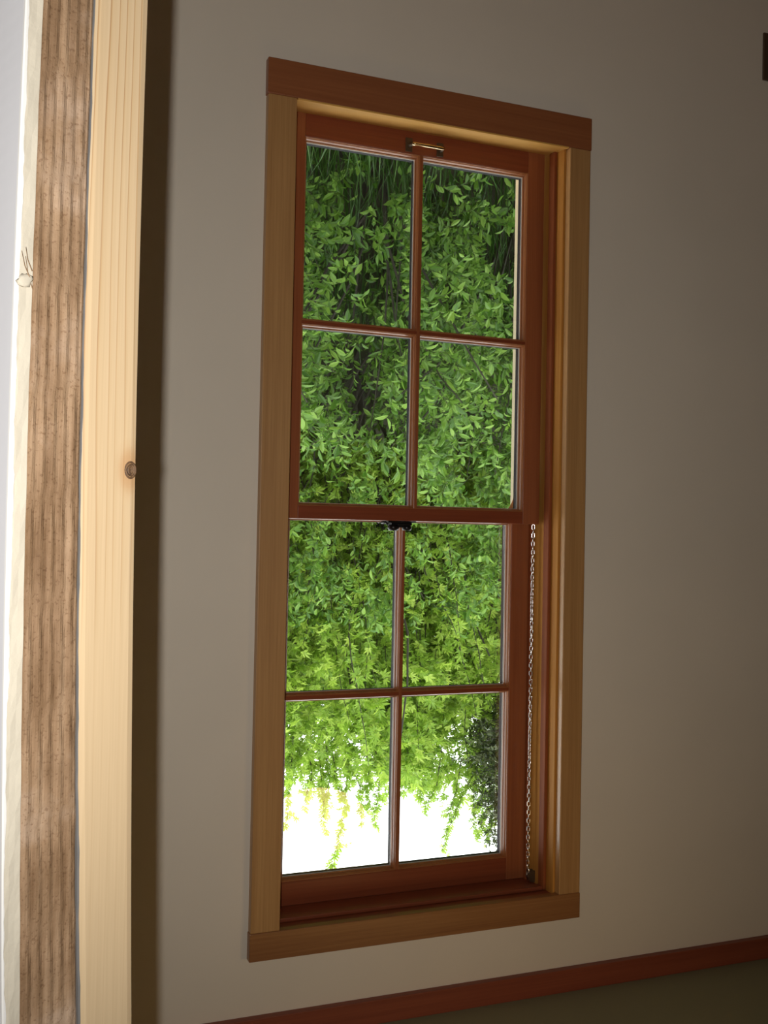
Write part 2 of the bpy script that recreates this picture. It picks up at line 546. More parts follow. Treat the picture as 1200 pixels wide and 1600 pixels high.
# exterior casing (cream) seen past the lower sash
for x0, x1 in ((XJL - 0.09, -0.6462), (-0.083, XJR + 0.09)):
    box('exterior_casing', x0, x1, 0.152, 0.172, 0.56, 2.30, 'cream', win, 0.001)
box('exterior_casing', XJL - 0.09, XJR + 0.09, 0.152, 0.172, 2.30, 2.40, 'cream', win, 0.001)

def frame_strip(bm, x0, x1, z0, z1, prof):
    """mitred frame: prof = [(inset, y), ...] swept round the rectangle"""
    n = len(prof)
    rings = []
    for i, y in prof:
        rings.append([bm.verts.new(p) for p in ((x0 + i, y, z0 + i), (x1 - i, y, z0 + i), (x1 - i, y, z1 - i), (x0 + i, y, z1 - i))])
    for j in range(n):
        a, b = rings[j], rings[(j + 1) % n]
        for k in range(4):
            bm.faces.new((a[k], a[(k + 1) % 4], b[(k + 1) % 4], b[k]))
    bmesh.ops.recalc_face_normals(bm, faces=bm.faces)

def sash(name, y, xl, xr, z0, z1, fl_, fr_, fb, ft, mu, hm, horn, **props):
    """z0,z1 outer; fl_,fr_,fb,ft = inner edges of the flat faces; mu = muntin centre X; hm = muntin centre Z"""
    s = empty(name, ((xl + xr) / 2, y, z0), win, **props)
    yb = y + 0.035
    yg = y + 0.019                                   # glass plane
    hw = 0.0032
    if horn:
        for side, (a, b) in ((-1, (xl, fl_)), (1, (fr_, xr))):
            bm = bmesh.new()
            add_box(bm, a, b, y, yb, z0, z1, 0.001)
            mesh_obj('stile', bm, 'sash_v', s)
            # curved horn below the meeting rail
            inner, outer = (fl_, xl) if side < 0 else (fr_, xr)
            d = 1 if side < 0 else -1
            pts = [(outer, z0)]
            pts.append((inner, z0))
            for k in range(1, 9):
                t = k / 8
                pts.append((inner - d * (0.025 * math.sin(t * math.pi / 2)), z0 - 0.052 * (1 - math.cos(t * math.pi / 2)) ** 0.8))
            pts.append((outer, z0 - 0.052))
            bm = bmesh.new()
            add_prism(bm, pts, 'Y', y + 0.002, yb)
            mesh_obj('sash_horn', bm, 'sash_v', s)
    else:
        box('stile', xl, fl_, y, yb, z0, z1, 'sash_v', s, 0.001)
        box('stile', fr_, xr, y, yb, z0, z1, 'sash_v', s, 0.001)
    rail_names = ('bottom_rail', 'meeting_rail') if not horn else ('meeting_rail', 'top_rail')
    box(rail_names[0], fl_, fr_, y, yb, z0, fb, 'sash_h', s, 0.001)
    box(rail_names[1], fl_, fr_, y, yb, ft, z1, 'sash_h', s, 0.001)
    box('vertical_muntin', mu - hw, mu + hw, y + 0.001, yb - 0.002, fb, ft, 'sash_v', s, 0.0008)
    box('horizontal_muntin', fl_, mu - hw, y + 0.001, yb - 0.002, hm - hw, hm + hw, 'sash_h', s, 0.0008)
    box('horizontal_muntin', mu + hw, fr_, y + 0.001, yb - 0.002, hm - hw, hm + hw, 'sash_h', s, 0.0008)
    for (xa, xb) in ((fl_, mu - hw), (mu + hw, fr_)):
        for (za, zb) in ((fb, hm - hw), (hm + hw, ft)):
            bm = bmesh.new()                           # ovolo moulding on the room side
            frame_strip(bm, xa, xb, za, zb, [(0, y + 0.0015), (0.0014, y + 0.0015), (0.0014, y + 0.0035), (0.0030, y + 0.0055),
                                             (0.0042, y + 0.009), (0.0047, y + 0.0125), (0.0062, y + 0.0125), (0.0062, yg), (0, yg)])
            mesh_obj('pane_moulding', bm, 'moulding', s)
            bm = bmesh.new()                           # pale glazing seal against the glass
            frame_strip(bm, xa, xb, za, zb, [(0.0061, yg - 0.0025), (0.0071, yg - 0.0020), (0.0071, yg), (0.0061, yg)])
            mesh_obj('glazing_seal', bm, 'seal', s)
            bm = bmesh.new()                           # dark glazing bevel outside
            frame_strip(bm, xa, xb, za, zb, [(0.0005, yg + 0.003), (0.0062, yg + 0.003), (0.0060, yb - 0.001), (0.0005, yb - 0.001)])
            mesh_obj('glazing_bevel', bm, 'putty', s)
            bm = bmesh.new()
            add_box(bm, xa + 0.001, xb - 0.001, yg + 0.0001, yg + 0.0029, za + 0.001, zb - 0.001)
            mesh_obj('pane', bm, 'glass', s)
    return s

lower = sash('lower_sash', YS, XJL + 0.010, XJR - 0.002, 0.6315, 1.467, -0.6205, -0.0985, 0.6800, 1.4402, -0.3592, 1.0630, False,
             label='sash of four panes with a bar pull handle, the inner of the two')
upper = sash('upper_sash', YU, XJL + 0.002, XJR - 0.002, 1.437, ZHD + 0.003, -0.6195, -0.0940, 1.4630, 2.2200, -0.3535, 1.8405, True,
             label='sash of four panes that shows white sky, the outer of the two')

# sash lift (bar pull) on the bottom rail
lift = empty('sash_lift', (-0.362, YS, 0.662), win, label='dark bronze bar pull with a shiny bar')
zc = 0.6635
for x in (-0.3285, -0.4015):
    bm = bmesh.new()
    add_box(bm, x - 0.008, x + 0.008, YS - 0.003, YS, zc - 0.016, zc + 0.014, 0.0012)
    add_tube(bm, [(x, YS - 0.002, zc), (x, YS - 0.012, zc + 0.001), (x - math.copysign(0.003, x + 0.365), YS - 0.021, zc + 0.003)], [0.006, 0.0045, 0.0042], 10)
    mesh_obj('lift_foot', bm, 'bronze', lift)
bm = bmesh.new()
pts = []
for k in range(13):
    t = k / 12
    pts.append((-0.3285 - 0.073 * t, YS - 0.0215 - 0.004 * math.sin(math.pi * t), zc + 0.003 + 0.001 * math.sin(math.pi * t)))
add_tube(bm, pts, 0.0038, 10)
mesh_obj('lift_bar', bm, 'brass', lift, smooth=True)

# sash lock on the meeting rails
lock = empty('sash_lock', (-0.332, 0.1, 1.467), win, label='black metal sash lock with two round lobes')
bm = bmesh.new()
add_box(bm, -0.366, -0.300, 0.074, 0.098, 1.467, 1.4705, 0.001)
add_box(bm, -0.358, -0.308, 0.077, 0.096, 1.4705, 1.476, 0.0015)
mesh_obj('lock_base', bm, 'black_metal', lock)
bm = bmesh.new()
add_lathe(bm, [(0.0, 1.476), (0.0085, 1.476), (0.0105, 1.479), (0.0105, 1.4835), (0.0085, 1.487), (0.0, 1.487)], (-0.349, 0.086, 0), 'Z', 20)
mesh_obj('lock_cam', bm, 'black_metal', lock, smooth=True)
bm = bmesh.new()
add_lathe(bm, [(0.0, 1.475), (0.0095, 1.475), (0.0125, 1.479), (0.0125, 1.4835), (0.009, 1.488), (0.0, 1.488)], (-0.3165, 0.083, 0), 'Z', 20)
mesh_obj('lock_knob', bm, 'black_metal', lock, smooth=True)
bm = bmesh.new()
add_tube(bm, [(-0.302, 0.079, 1.4745), (-0.296, 0.076, 1.4705), (-0.291, 0.074, 1.4695)], [0.0028, 0.0024, 0.0015], 8)
add_box(bm, -0.345, -0.318, 0.080, 0.089, 1.4755, 1.481, 0.0015)
mesh_obj('lock_lever', bm, 'black_metal', lock)
box('lock_keeper', -0.362, -0.306, YU + 0.001, YU + 0.016, 1.467, 1.4735, 'black_metal', lock, 0.0015)

# sash chain and pulley in the jamb channel
XCH, YCH = -0.6575, 0.083
chain = empty('sash_chain', (XCH, YCH, 1.468), win, label='bright steel sash chain hanging in the jamb channel')
bm = bmesh.new()
L_, Rw, rr = 0.0060, 0.0030, 0.00135
path = []
for k in range(20):
    a = 2 * math.pi * k / 20
    path.append(Vector((Rw * math.cos(a), 0, Rw * math.sin(a) + (L_ - Rw) * (1 if math.sin(a) > 0 else -1))))
nseg = 6
rings = []
for k, p in enumerate(path):
    d = (path[(k + 1) % 20] - path[k - 1]).normalized()
    u = Vector((0, 1, 0))
    w = d.cross(u)
    rings.append([bm.verts.new(p + (u * math.cos(2 * math.pi * j / nseg) + w * math.sin(2 * math.pi * j / nseg)) * rr) for j in range(nseg)])
for k in range(20):
    a, b = rings[k], rings[(k + 1) % 20]
    for j in range(nseg):
        bm.faces.new((a[j], a[(j + 1) % nseg], b[(j + 1) % nseg], b[j]))
bmesh.ops.recalc_face_normals(bm, faces=bm.faces)
first = mesh_obj('chain_link', bm, 'chain', chain, smooth=True)
zz = 1.4735
i = 0
rng = random.Random(3)
while zz < 2.258:
    o = first if i == 0 else first.copy()
    if i:
        COL.objects.link(o)
        o.parent = chain
        o.matrix_parent_inverse = first.matrix_parent_inverse.copy()
    o.location = (XCH + rng.uniform(-0.0004, 0.0004), YCH, zz)
    # the chain is slightly twisted along its length
    o.rotation_euler = (0, 0, (math.pi / 2 if i % 2 else 0) + 0.5 + i * 0.045)
    zz += 0.0094
    i += 1
bm = bmesh.new()
add_lathe(bm, [(0.003, -0.007), (0.013, -0.007), (0.0135, -0.005), (0.010, -0.0015), (0.010, 0.0015), (0.0135, 0.005), (0.013, 0.007), (0.003, 0.007)], (XJL + 0.003, YCH, 2.255), 'Y', 24)
mesh_obj('sash_pulley', bm, 'bronze', win, smooth=False)

# ------------------------------------------------------------------ outlet cover low on the wall
oc = empty('outlet_cover', (-1.252, -0.003, 0.33), label='dark brown outlet cover low on the wall away from the window', category='outlet')
box('cover_plate', -1.287, -1.2165, -0.006, 0, 0.274, 0.389, 'plate', oc, 0.002)
for z in (0.3065, 0.3565):
    bm = bmesh.new()
    add_lathe(bm, [(0.0, -0.0075), (0.0155, -0.0075), (0.0165, -0.006), (0.0165, -0.004)], (-1.2518, 0, z), 'Y', 24)
    rc = mesh_obj('receptacle', bm, 'plate', oc)
    for dx in (-0.006, 0.006):
        box('slot', -1.2518 + dx - 0.001, -1.2518 + dx + 0.001, -0.0079, -0.0070, z - 0.001, z + 0.006, 'plate_dark', rc)
bm = bmesh.new()
add_lathe(bm, [(0.0, -0.0072), (0.003, -0.0068), (0.0035, -0.005)], (-1.2518, 0, 0.3315), 'Y', 16)
mesh_obj('screw', bm, 'steel', oc)

# ------------------------------------------------------------------ warm ceiling lamp (its glow is mirrored in the upper panes)
lamp = empty('ceiling_lamp', (-0.492, -0.81, CEIL), label='round glowing warm ceiling lamp mirrored in the glass', category='lamp')
bm = bmesh.new()
add_lathe(bm, [(0.0, 0.0), (0.075, 0.0), (0.08, -0.006), (0.078, -0.022), (0.06, -0.026), (0.0, -0.026)], (-0.492, -0.81, CEIL), 'Z', 32)
mesh_obj('lamp_base', bm, 'bronze', lamp)
bm = bmesh.new()
prof = []
for k in range(15):
    a = math.radians(30 + 150 * k / 14)
    prof.append((max(0.0005, 0.15 * math.sin(a)), 0.09 * math.cos(a)))
add_lathe(bm, prof, (-0.492, -0.81, CEIL - 0.103), 'Z', 40)
mesh_obj('lamp_globe', bm, 'lamp_glow', lamp, smooth=True)

# ------------------------------------------------------------------ the open wall end beside the camera
PA = math.radians(24)
P0 = Vector((0.40063951, -1.14780816, 0.0))
part = empty('wall_partition', P0, kind='structure', label='open end of a partition wall, bare studs and drywall edge')
part.rotation_euler = (0, 0, -PA)
# local frame: x along the end face to the right, y away from the camera, z up
PM = Matrix.Translation(P0) @ Matrix.Rotation(-PA, 4, 'Z')
def pchild(o):
    o.parent = part
    o.matrix_parent_inverse = Matrix.Identity(4)
    return o

def edge_curve(pts):
    z = np.array([p[1] for p in pts]); s = np.array([p[0] for p in pts])
    co = np.polyfit(z, s, 3)
    z0, z1 = z[0], z[-1]
    def f(q):
        if q < z0:
            return np.polyval(co, z0) + np.polyval(np.polyder(co), z0) * (q - z0) * 0.3
        if q > z1:
            return np.polyval(co, z1) + np.polyval(np.polyder(co), z1) * (q - z1) * 0.3
        return float(np.polyval(co, q))
    return f
e_fir = edge_curve([(-0.0009, 1.081), (0.0004, 1.283), (0.0, 1.482), (-0.0032, 1.679), (-0.0084, 1.876)])
e_gap = edge_curve([(0.0443, 1.099), (0.0458, 1.292), (0.0463, 1.483), (0.0425, 1.672), (0.0367, 1.862)])
e_dry = edge_curve([(0.0855, 1.115), (0.0877, 1.301), (0.0888, 1.484), (0.0867, 1.666), (0.0828, 1.847)])
e_cor = edge_curve([(0.099, 1.12), (0.1011, 1.303), (0.1026, 1.485), (0.1004, 1.664), (0.0963, 1.842)])
ZS = [CEIL * k / 200 for k in range(201)]

def bowed_board(name, fa, fb, depth, mat, relief=None, nx=6, front=0.0, **props):
    bm = bmesh.new()
    rows = []
    rng = random.Random(5)
    for z in ZS:
        a, b = fa(z), fb(z)
        row = [bm.verts.new((a, depth, z))]
        for k in range(nx + 1):
            t = k / nx
            y = front
            if relief:
                y += relief(t, z)
            row.append(bm.verts.new((a + (b - a) * t, y, z)))
        row.append(bm.verts.new((b, depth, z)))
        rows.append(row)
    for r0, r1 in zip(rows, rows[1:]):
        n = len(r0)
        for k in range(n):
            bm.faces.new((r0[k], r0[(k + 1) % n], r1[(k + 1) % n], r1[k]))
    bm.faces.new(rows[0][::-1])
    bm.faces.new(rows[-1])
    bmesh.ops.recalc_face_normals(bm, faces=bm.faces)
    o = mesh_obj(name, bm, mat, None, **props)
    return pchild(o)

def fir_relief(t, z):
    e = min(t, 1 - t)
    return 0.0012 if e < 0.001 else 0.0
rel_rng = np.random.RandomState(11)
ph = rel_rng.uniform(0, 6.28, 12)
def stud_relief(t, z):
    ridges = 0.0006 * math.sin(t * 2 * math.pi * 5.2 + 0.8 * math.sin(z * 3.1 + ph[0]) + ph[1])
    rough = 0.0004 * (math.sin(z * 71 + ph[2] + t * 9) * math.sin(t * 23 + ph[3] + z * 13) + 0.7 * math.sin(z * 163 + t * 31 + ph[4]))
    e = min(t, 1 - t)
    return 0.0012 + ridges + rough + (0.002 if e < 0.02 else 0)
bowed_board('fir_stud', e_fir, lambda z: e_gap(z) - 0.0002 - 0.0010 * max(0, min(1, (z - 1.62) / 0.12)), 0.089, 'fir', fir_relief, 10, label='pale new fir stud with a knot')
bowed_board('weathered_stud', lambda z: e_gap(z) + 0.0007, e_dry, 0.089, 'old_stud', stud_relief, 26, label='rough weathered brown stud')
bowed_board('caulk_strip', lambda z: e_gap(z) - 0.0002 - 0.0010 * max(0, min(1, (z - 1.62) / 0.12)), lambda z: e_gap(z) + 0.0007, 0.06, 'grey_strip',
            lambda t, z: 0.0012 + 0.0006 * math.sin(z * 57) + 0.0004 * math.sin(z * 191), 2, label='thin grey strip in the joint')
bowed_board('gypsum_board', lambda z: e_dry(z) + 0.0002, lambda z: e_cor(z) - 0.0006, 1.11, 'gypsum',
            lambda t, z: 0.0012 + 0.0005 * math.sin(z * 33 + t * 5) * math.sin(z * 91), 3, label='cream gypsum edge of the drywall')
# painted face with a ragged paper edge wrapping the corner
rag_rng = np.random.RandomState(4)
def smooth_noise(n, w):
    a = rag_rng.normal(0, 1, n + w)
    return np.convolve(a, np.ones(w) / w, 'same')[:n] * math.sqrt(w)
RAG = 0.0016 + 0.00055 * smooth_noise(601, 40) + 0.00035 * smooth_noise(601, 9) + 0.00022 * smooth_noise(601, 2)
def ragged(z):
    k = min(600, int(round(z / CEIL * 600)))
    r = RAG[k] + 0.0022 * math.exp(-((z - 1.50) / 0.14) ** 2)
    return min(0.0075, max(0.0007, r))
bm = bmesh.new()
rows = []
for k in range(601):
    z = CEIL * k / 600
    c = e_cor(z)
    rg = ragged(z)
    rows.append([bm.verts.new(p) for p in ((c - rg, 0.0012, z), (c - rg, 0.0004, z), (c - 0.0008, 0.0003, z), (c + 0.0002, 0.0012, z), (c + 0.0004, 0.003, z), (c - 0.0001, 0.003, z), (c - 0.0012, 0.0014, z))])
for r0, r1 in zip(rows, rows[1:]):
    n = len(r0)
    for k in range(n):
        bm.faces.new((r0[k], r0[(k + 1) % n], r1[(k + 1) % n], r1[k]))
bmesh.ops.recalc_face_normals(bm, faces=bm.faces)
pchild(mesh_obj('torn_paper_edge', bm, 'paper', None, label='ragged white paper edge at the drywall corner'))
bm = bmesh.new()
rows = []
for z in ZS:
    c = e_cor(z)
    rows.append([bm.verts.new(p) for p in ((c - 0.0006, 0.003, z), (c + 0.0004, 0.003, z), (0.1035, 0.06, z), (0.1035, 1.11, z), (c - 0.0006, 1.11, z))])
for r0, r1 in zip(rows, rows[1:]):
    n = len(r0)
    for k in range(n):
        bm.faces.new((r0[k], r0[(k + 1) % n], r1[(k + 1) % n], r1[k]))
bmesh.ops.recalc_face_normals(bm, faces=bm.faces)
pchild(mesh_obj('painted_face', bm, 'paint_white', None, label='smooth white painted face of the drywall'))
# knot, splinters, plaster crumb
bm = bmesh.new()
for k, (r, y) in enumerate(((0.0055, 0.0002), (0.0046, -0.0006), (0.0038, 0.0), (0.0030, -0.0007), (0.002, 0.0), (0.0008, -0.0005))):
    pass
prof = [(0.0064, 0.0012), (0.0060, -0.0002), (0.0052, -0.0006), (0.0045, 0.0001), (0.0038, -0.0006), (0.0030, 0.0), (0.0022, -0.0005), (0.0008, -0.0001)]
add_lathe(bm, prof, (0, 0, 0), 'Y', 20)
for v in bm.verts:
    v.co.x *= 0.88
    v.co.z *= 1.15
    v.co.x += KNOT[0]
    v.co.z += KNOT[1]
pchild(mesh_obj('knot', bm, 'knot', None, label='dark round knot in the pale stud'))
bm = bmesh.new()
for a, b in (((0.091, -0.001, 1.318), (0.0995, -0.004, 1.300)), ((0.0895, -0.0005, 1.312), (0.097, -0.005, 1.297)), ((0.0885, 0.0, 1.325), (0.096, -0.003, 1.303))):
    add_tube(bm, [a, tuple((p + q) / 2 + 0.0006 for p, q in zip(a, b)), b], [0.0004, 0.0003, 0.00012], 5)
pchild(mesh_obj('splinter', bm, 'old_stud', None, label='thin wood splinters sticking out of the old stud'))
bm = bmesh.new()
bmesh.ops.create_icosphere(bm, subdivisions=2, radius=1)
rng = random.Random(8)
for v in bm.verts:
    f = rng.uniform(0.75, 1.2)
    v.co = Vector((0.0945 + v.co.x * 0.0062 * f, -0.0004 + v.co.y * 0.0016 * f, 1.3195 + v.co.z * 0.0052 * f + 0.25 * v.co.x * 0.006))
pchild(mesh_obj('plaster_crumb', bm, 'gypsum', None, smooth=True, label='dried plaster crumb on the drywall edge'))
# rest of the partition framing behind the end
pchild(box('bottom_plate', 0.0, 0.08, 0.089, 1.10, 0, 0.038, 'old_stud'))
pchild(box('top_plate', 0.0, 0.08, 0.089, 1.10, CEIL - 0.038, CEIL, 'old_stud'))
pchild(box('rear_stud', 0.0, 0.08, 0.55, 0.588, 0.038, CEIL - 0.038, 'old_stud'))

# ------------------------------------------------------------------ outdoors: bank, grass, shrubs, tree, conifer
rs = np.random.RandomState(21)

def ground_z(x, y):
    y = np.asarray(y, float); x = np.asarray(x, float)
    return -0.45 + 0.36 * np.clip(y - 2.3, 0, None) + 0.05 * np.sin(x * 1.7 + y) + 0.04 * np.sin(x * 0.7 - y * 2.1)
NX, NY = 70, 60
gx = np.linspace(-14, 9, NX); gy = np.linspace(0.176, 11, NY)
GX, GY = np.meshgrid(gx, gy)
GZ = ground_z(GX, GY)
verts = np.stack([GX, GY, GZ], -1).reshape(-1, 3)
faces = [(j * NX + i, j * NX + i + 1, (j + 1) * NX + i + 1, (j + 1) * NX + i) for j in range(NY - 1) for i in range(NX - 1)]
me = bpy.data.meshes.new('ground')
me.from_pydata(verts.tolist(), [], faces)
me.materials.append(M['earth'])
o = bpy.data.objects.new('ground', me)
link(o)
o['kind'] = 'structure'
o['label'] = 'shady earth bank rising behind the window'

camv = np.array(CAM)
def photo_uv(P):
    """pixel position in the photograph of points P (used only to pick which leaves become objects)"""
    q = P - camv
    z = q @ np.array(FWD)
    return 600 - FPX * (q @ np.array(RIGHT)) / z, 800 + FPX * (q @ np.array(UP)) / z, z

# leaf templates: length 1 along +Y, normal +Z
def leaf_template(kind):
    if kind == 'oval':
        st = [(0.0, 0.015), (0.18, 0.11), (0.42, 0.19), (0.68, 0.16), (0.88, 0.07)]
        V = []; Fc = []
        for t, w in st:
            dz = -0.10 * t * t
            V += [(-w, t, dz + w * 0.45), (0, t, dz), (w, t, dz + w * 0.45)]
        V.append((0, 1.0, -0.14))
        for k in range(len(st) - 1):
            a = 3 * k
            Fc += [(a, a + 1, a + 4, a + 3), (a + 1, a + 2, a + 5, a + 4)]
        a = 3 * (len(st) - 1); tip = len(V) - 1
        Fc += [(a, a + 1, tip), (a + 1, a + 2, tip)]
        return np.array(V), Fc
    if kind == 'lobed':
        # maple-like: five pointed lobes fanned from the stalk, slightly cupped
        V = [(0, 0.0, 0), (0, 0.12, 0.0)]
        Fc = []
        for ang, ln in ((-80, 0.55), (-40, 0.85), (0, 1.0), (40, 0.85), (80, 0.55)):
            a = math.radians(ang)
            d = np.array([math.sin(a), math.cos(a)]); p = np.array([d[1], -d[0]])
            c = np.array([0, 0.12]); b = len(V)
            for s in (-1, 1):
                q = c + d * ln * 0.45 + p * s * 0.125
                V.append((q[0], q[1], 0.03 * ln))
            q = c + d * ln * 0.88
            V.append((q[0], q[1], -0.10 * ln))
            Fc += [(1, b, b + 2), (1, b + 2, b + 1)]
        V2 = [V[0], V[1]] + V[2:]
        return np.array(V2), Fc
TEMPL = {k: leaf_template(k) for k in ('oval', 'lobed')}

def mesh_from_arrays(name, V, faces, mat):
    me = bpy.data.meshes.new(name)
    me.from_pydata(V.tolist(), [], faces)
    me.materials.append(M[mat])
    return me

LEAFMESH = {}
def leaf_mesh(kind, mat):
    if (kind, mat) not in LEAFMESH:
        V, Fc = TEMPL[kind]
        LEAFMESH[(kind, mat)] = mesh_from_arrays('leaf_' + kind, V, Fc, mat)
    return LEAFMESH[(kind, mat)]

def batch_leaves(P, Rm, S, kind):
    V, Fc = TEMPL[kind]
    n = len(P)
    W = np.einsum('nij,vj->nvi', Rm, V) * S[:, None, None] + P[:, None, :]
    nv = len(V)
    allf = []
    for f in Fc:
        allf.append(np.array(f)[None, :] + (np.arange(n) * nv)[:, None])
    faces = []
    for a in allf:
        faces += a.tolist()
    return W.reshape(-1, 3), faces

def frames(d, nrm):
    d = d / np.linalg.norm(d, axis=1, keepdims=True)
    x = np.cross(d, nrm); x /= np.linalg.norm(x, axis=1, keepdims=True) + 1e-9
    z = np.cross(x, d)
    return np.stack([x, d, z], -1)       # columns

def twig_tubes(paths, rads):
    """three-sided tubes, one island per path; paths: list of (k,3)"""
    V = []; F = []; base = 0
    for p, r in zip(paths, rads):
        k = len(p)
        d = np.gradient(p, axis=0); d /= np.linalg.norm(d, axis=1, keepdims=True) + 1e-9
        ref = np.array([0.3, 0.9, 0.1]); u = np.cross(d, ref); u /= np.linalg.norm(u, axis=1, keepdims=True) + 1e-9
        w = np.cross(d, u)
        rad = np.linspace(r, r * 0.35, k)[:, None]
        for a in (0, 2.094, 4.189):
            V.append(p + (u * math.cos(a) + w * math.sin(a)) * rad)
        for j in range(k - 1):
            for a in range(3):
                b = (a + 1) % 3
                F.append((base + a * k + j, base + b * k + j, base + b * k + j + 1, base + a * k + j + 1))
        base += 3 * k
    return np.concatenate(V), F

def grow_paths(starts, dirs, lens, k, wob, up):
    """random curved shoots"""
    out = []
    for s, d, L in zip(starts, dirs, lens):
        p = [np.array(s, float)]
        d = np.array(d, float); d /= np.linalg.norm(d)
        for _ in range(k - 1):
            d = d + rs.normal(0, wob, 3) + np.array([0, 0, up])
            d /= np.linalg.norm(d)
            p.append(p[-1] + d * L / (k - 1))
        out.append(np.array(p))
    return out

def leaves_on(paths, spacing, size, size_var, face, spread, start=0.15):
    """leaves set alternately along each path; face: general facing direction of the leaf surfaces"""
    P = []; D = []; N = []
    for p in paths:
        seg = np.linalg.norm(np.diff(p, axis=0), axis=1); L = seg.sum()
        n = max(3, int(L * (1 - start) / spacing))
        ts = start + (1 - start) * (np.arange(n) + rs.uniform(0, 0.5, n)) / n
        ts = np.minimum(ts, 1.0)
        idx = ts * (len(p) - 1); i0 = np.minimum(idx.astype(int), len(p) - 2); fr = (idx - i0)[:, None]
        pos = p[i0] * (1 - fr) + p[i0 + 1] * fr
        tang = p[i0 + 1] - p[i0]; tang /= np.linalg.norm(tang, axis=1, keepdims=True)
        side = np.cross(tang, rs.normal(0, 1, (n, 3))); side /= np.linalg.norm(side, axis=1, keepdims=True)
        d = tang * 0.55 + side * spread + np.array([0, 0, 0.1])
        P.append(pos); D.append(d)
        N.append(np.array(face)[None, :] + rs.normal(0, 0.45, (n, 3)))
    P = np.concatenate(P); D = np.concatenate(D); N = np.concatenate(N)
    S = size * rs.uniform(1 - size_var, 1 + size_var, len(P))
    return P, frames(D, N), S

def clumped(st, wl, cut):
    """keep mask: shoots gather in clumps and leave gaps between"""
    q = st * (2 * math.pi / wl)
    f = np.sin(q[:, 0] + 1.3 * np.sin(q[:, 2] * 0.6)) * np.sin(q[:, 2] * 1.1 + 0.9 * np.sin(q[:, 1])) + 0.5 * np.sin(q[:, 1] * 1.2 + q[:, 0] * 0.5)
    return f + rs.normal(0, 0.25, len(st)) > cut

def build_plant(name, label, cat, loc, twigs, twig_r, stems, stem_r, leaves, kind, leafmat_, nobj, group=None, stemmat='bark', twigmat='shoot'):
    t = empty(name, loc, label=label, category=cat)
    if group:
        t['group'] = group
    V, F = twig_tubes(stems, stem_r)
    o = bpy.data.objects.new('branches', mesh_from_arrays('branches', V, F, stemmat)); link(o, t)
    V, F = twig_tubes(twigs, [twig_r] * len(twigs))
    o = bpy.data.objects.new('twigs', mesh_from_arrays('twigs', V, F, twigmat)); link(o, t); o['kind'] = 'stuff'
    P, Rm, S = leaves
    if nobj:
        u, v, z = photo_uv(P)
        vis = (u > 440) & (u < 820) & (v > 215) & (v < 1375)
        score = np.where(vis, S / z * 1000 + rs.uniform(0, 4, len(P)), -1)
        pick = np.argsort(-score)[:nobj]
        pick = pick[score[pick] > 0]
        me = leaf_mesh(kind, leafmat_)
        inv = parent_world(t).inverted()
        for k in pick:
            ob = bpy.data.objects.new('leaf', me)
            COL.objects.link(ob)
            ob.parent = t
            ob.matrix_parent_inverse = inv
            m = Matrix(Rm[k].tolist()).to_4x4() @ Matrix.Scale(float(S[k]), 4)
            m.translation = Vector(P[k].tolist())
            ob.matrix_basis = m
        keep = np.ones(len(P), bool); keep[pick] = False
        P, Rm, S = P[keep], Rm[keep], S[keep]
    V, F = batch_leaves(P, Rm, S, kind)
    o = bpy.data.objects.new('foliage', mesh_from_arrays('foliage', V, F, leafmat_)); link(o, t); o['kind'] = 'stuff'
    return t

def shrub(label, cx, cy, rx, ry, h, ntwig, leaf, nobj, dens=1.0):
    gz = float(ground_z(cx, cy))
    base = np.array([cx, cy, gz])
    # stems fan out from the base
    ns = 9
    ang = rs.uniform(0, 2 * math.pi, ns); lean = rs.uniform(0.15, 0.6, ns)
    dirs = np.stack([np.cos(ang) * lean * rx / 0.8, np.sin(ang) * lean * ry / 0.8, np.ones(ns)], -1)
    stems = grow_paths([base + np.array([rs.uniform(-.08, .08), rs.uniform(-.08, .08), -0.03]) for _ in range(ns)], dirs, np.full(ns, h * 0.95), 8, 0.12, 0.0)
    # leafy shoots over the outside of a rounded body, most of them facing the window and up
    th = rs.uniform(-math.pi, math.pi, ntwig); zc_ = rs.uniform(0.02, 1.0, ntwig)
    rad = rs.uniform(0.55, 1.0, ntwig) ** 0.6
    prof = np.sqrt(np.clip(1 - (np.abs(zc_ - 0.45) / 0.6) ** 2.2, 0.05, 1))
    st = np.stack([cx + rx * rad * prof * np.cos(th), cy + ry * rad * prof * np.sin(th), gz + zc_ * h * 0.92], -1)
    kp = clumped(st, 0.42, -0.12)
    st, th = st[kp], th[kp]; ntwig = len(st)
    out = np.stack([np.cos(th), np.sin(th), rs.uniform(0.1, 0.9, ntwig)], -1) + rs.normal(0, 0.35, (ntwig, 3))
    tw = grow_paths(st, out, rs.uniform(0.12, 0.32, ntwig), 5, 0.18, 0.06)
    lv = leaves_on(tw, 0.017 / dens, leaf, 0.35, (0.05, -0.35, 0.9), 0.8)
    return build_plant('leafy_shrub', label, 'shrub', base, tw, 0.0016, stems, rs.uniform(0.006, 0.013, ns), lv, 'oval', 'leaf_shrub', nobj, 'shrubs on the bank outside the window')

shrub('leafy shrub with oval leaves low behind the panes beside the bar pull', -1.30, 2.75, 0.55, 0.45, 1.45, 720, 0.050, 300)
shrub('leafy oval-leaved shrub behind the four-pane sash, on the side nearest the chain', -2.10, 2.95, 0.60, 0.50, 1.60, 800, 0.050, 300)
shrub('leafy shrub hidden mostly by the window frame nearest the studs', -0.45, 2.70, 0.55, 0.45, 1.40, 480, 0.055, 60)
shrub('taller leafy shrub behind the low shrubs, showing through the middle panes', -1.75, 3.75, 0.95, 0.55, 2.0, 2100, 0.047, 300)
shrub('leafy shrub at the far side beyond the chain side of the window', -3.15, 3.3, 0.7, 0.6, 1.8, 600, 0.056, 40)

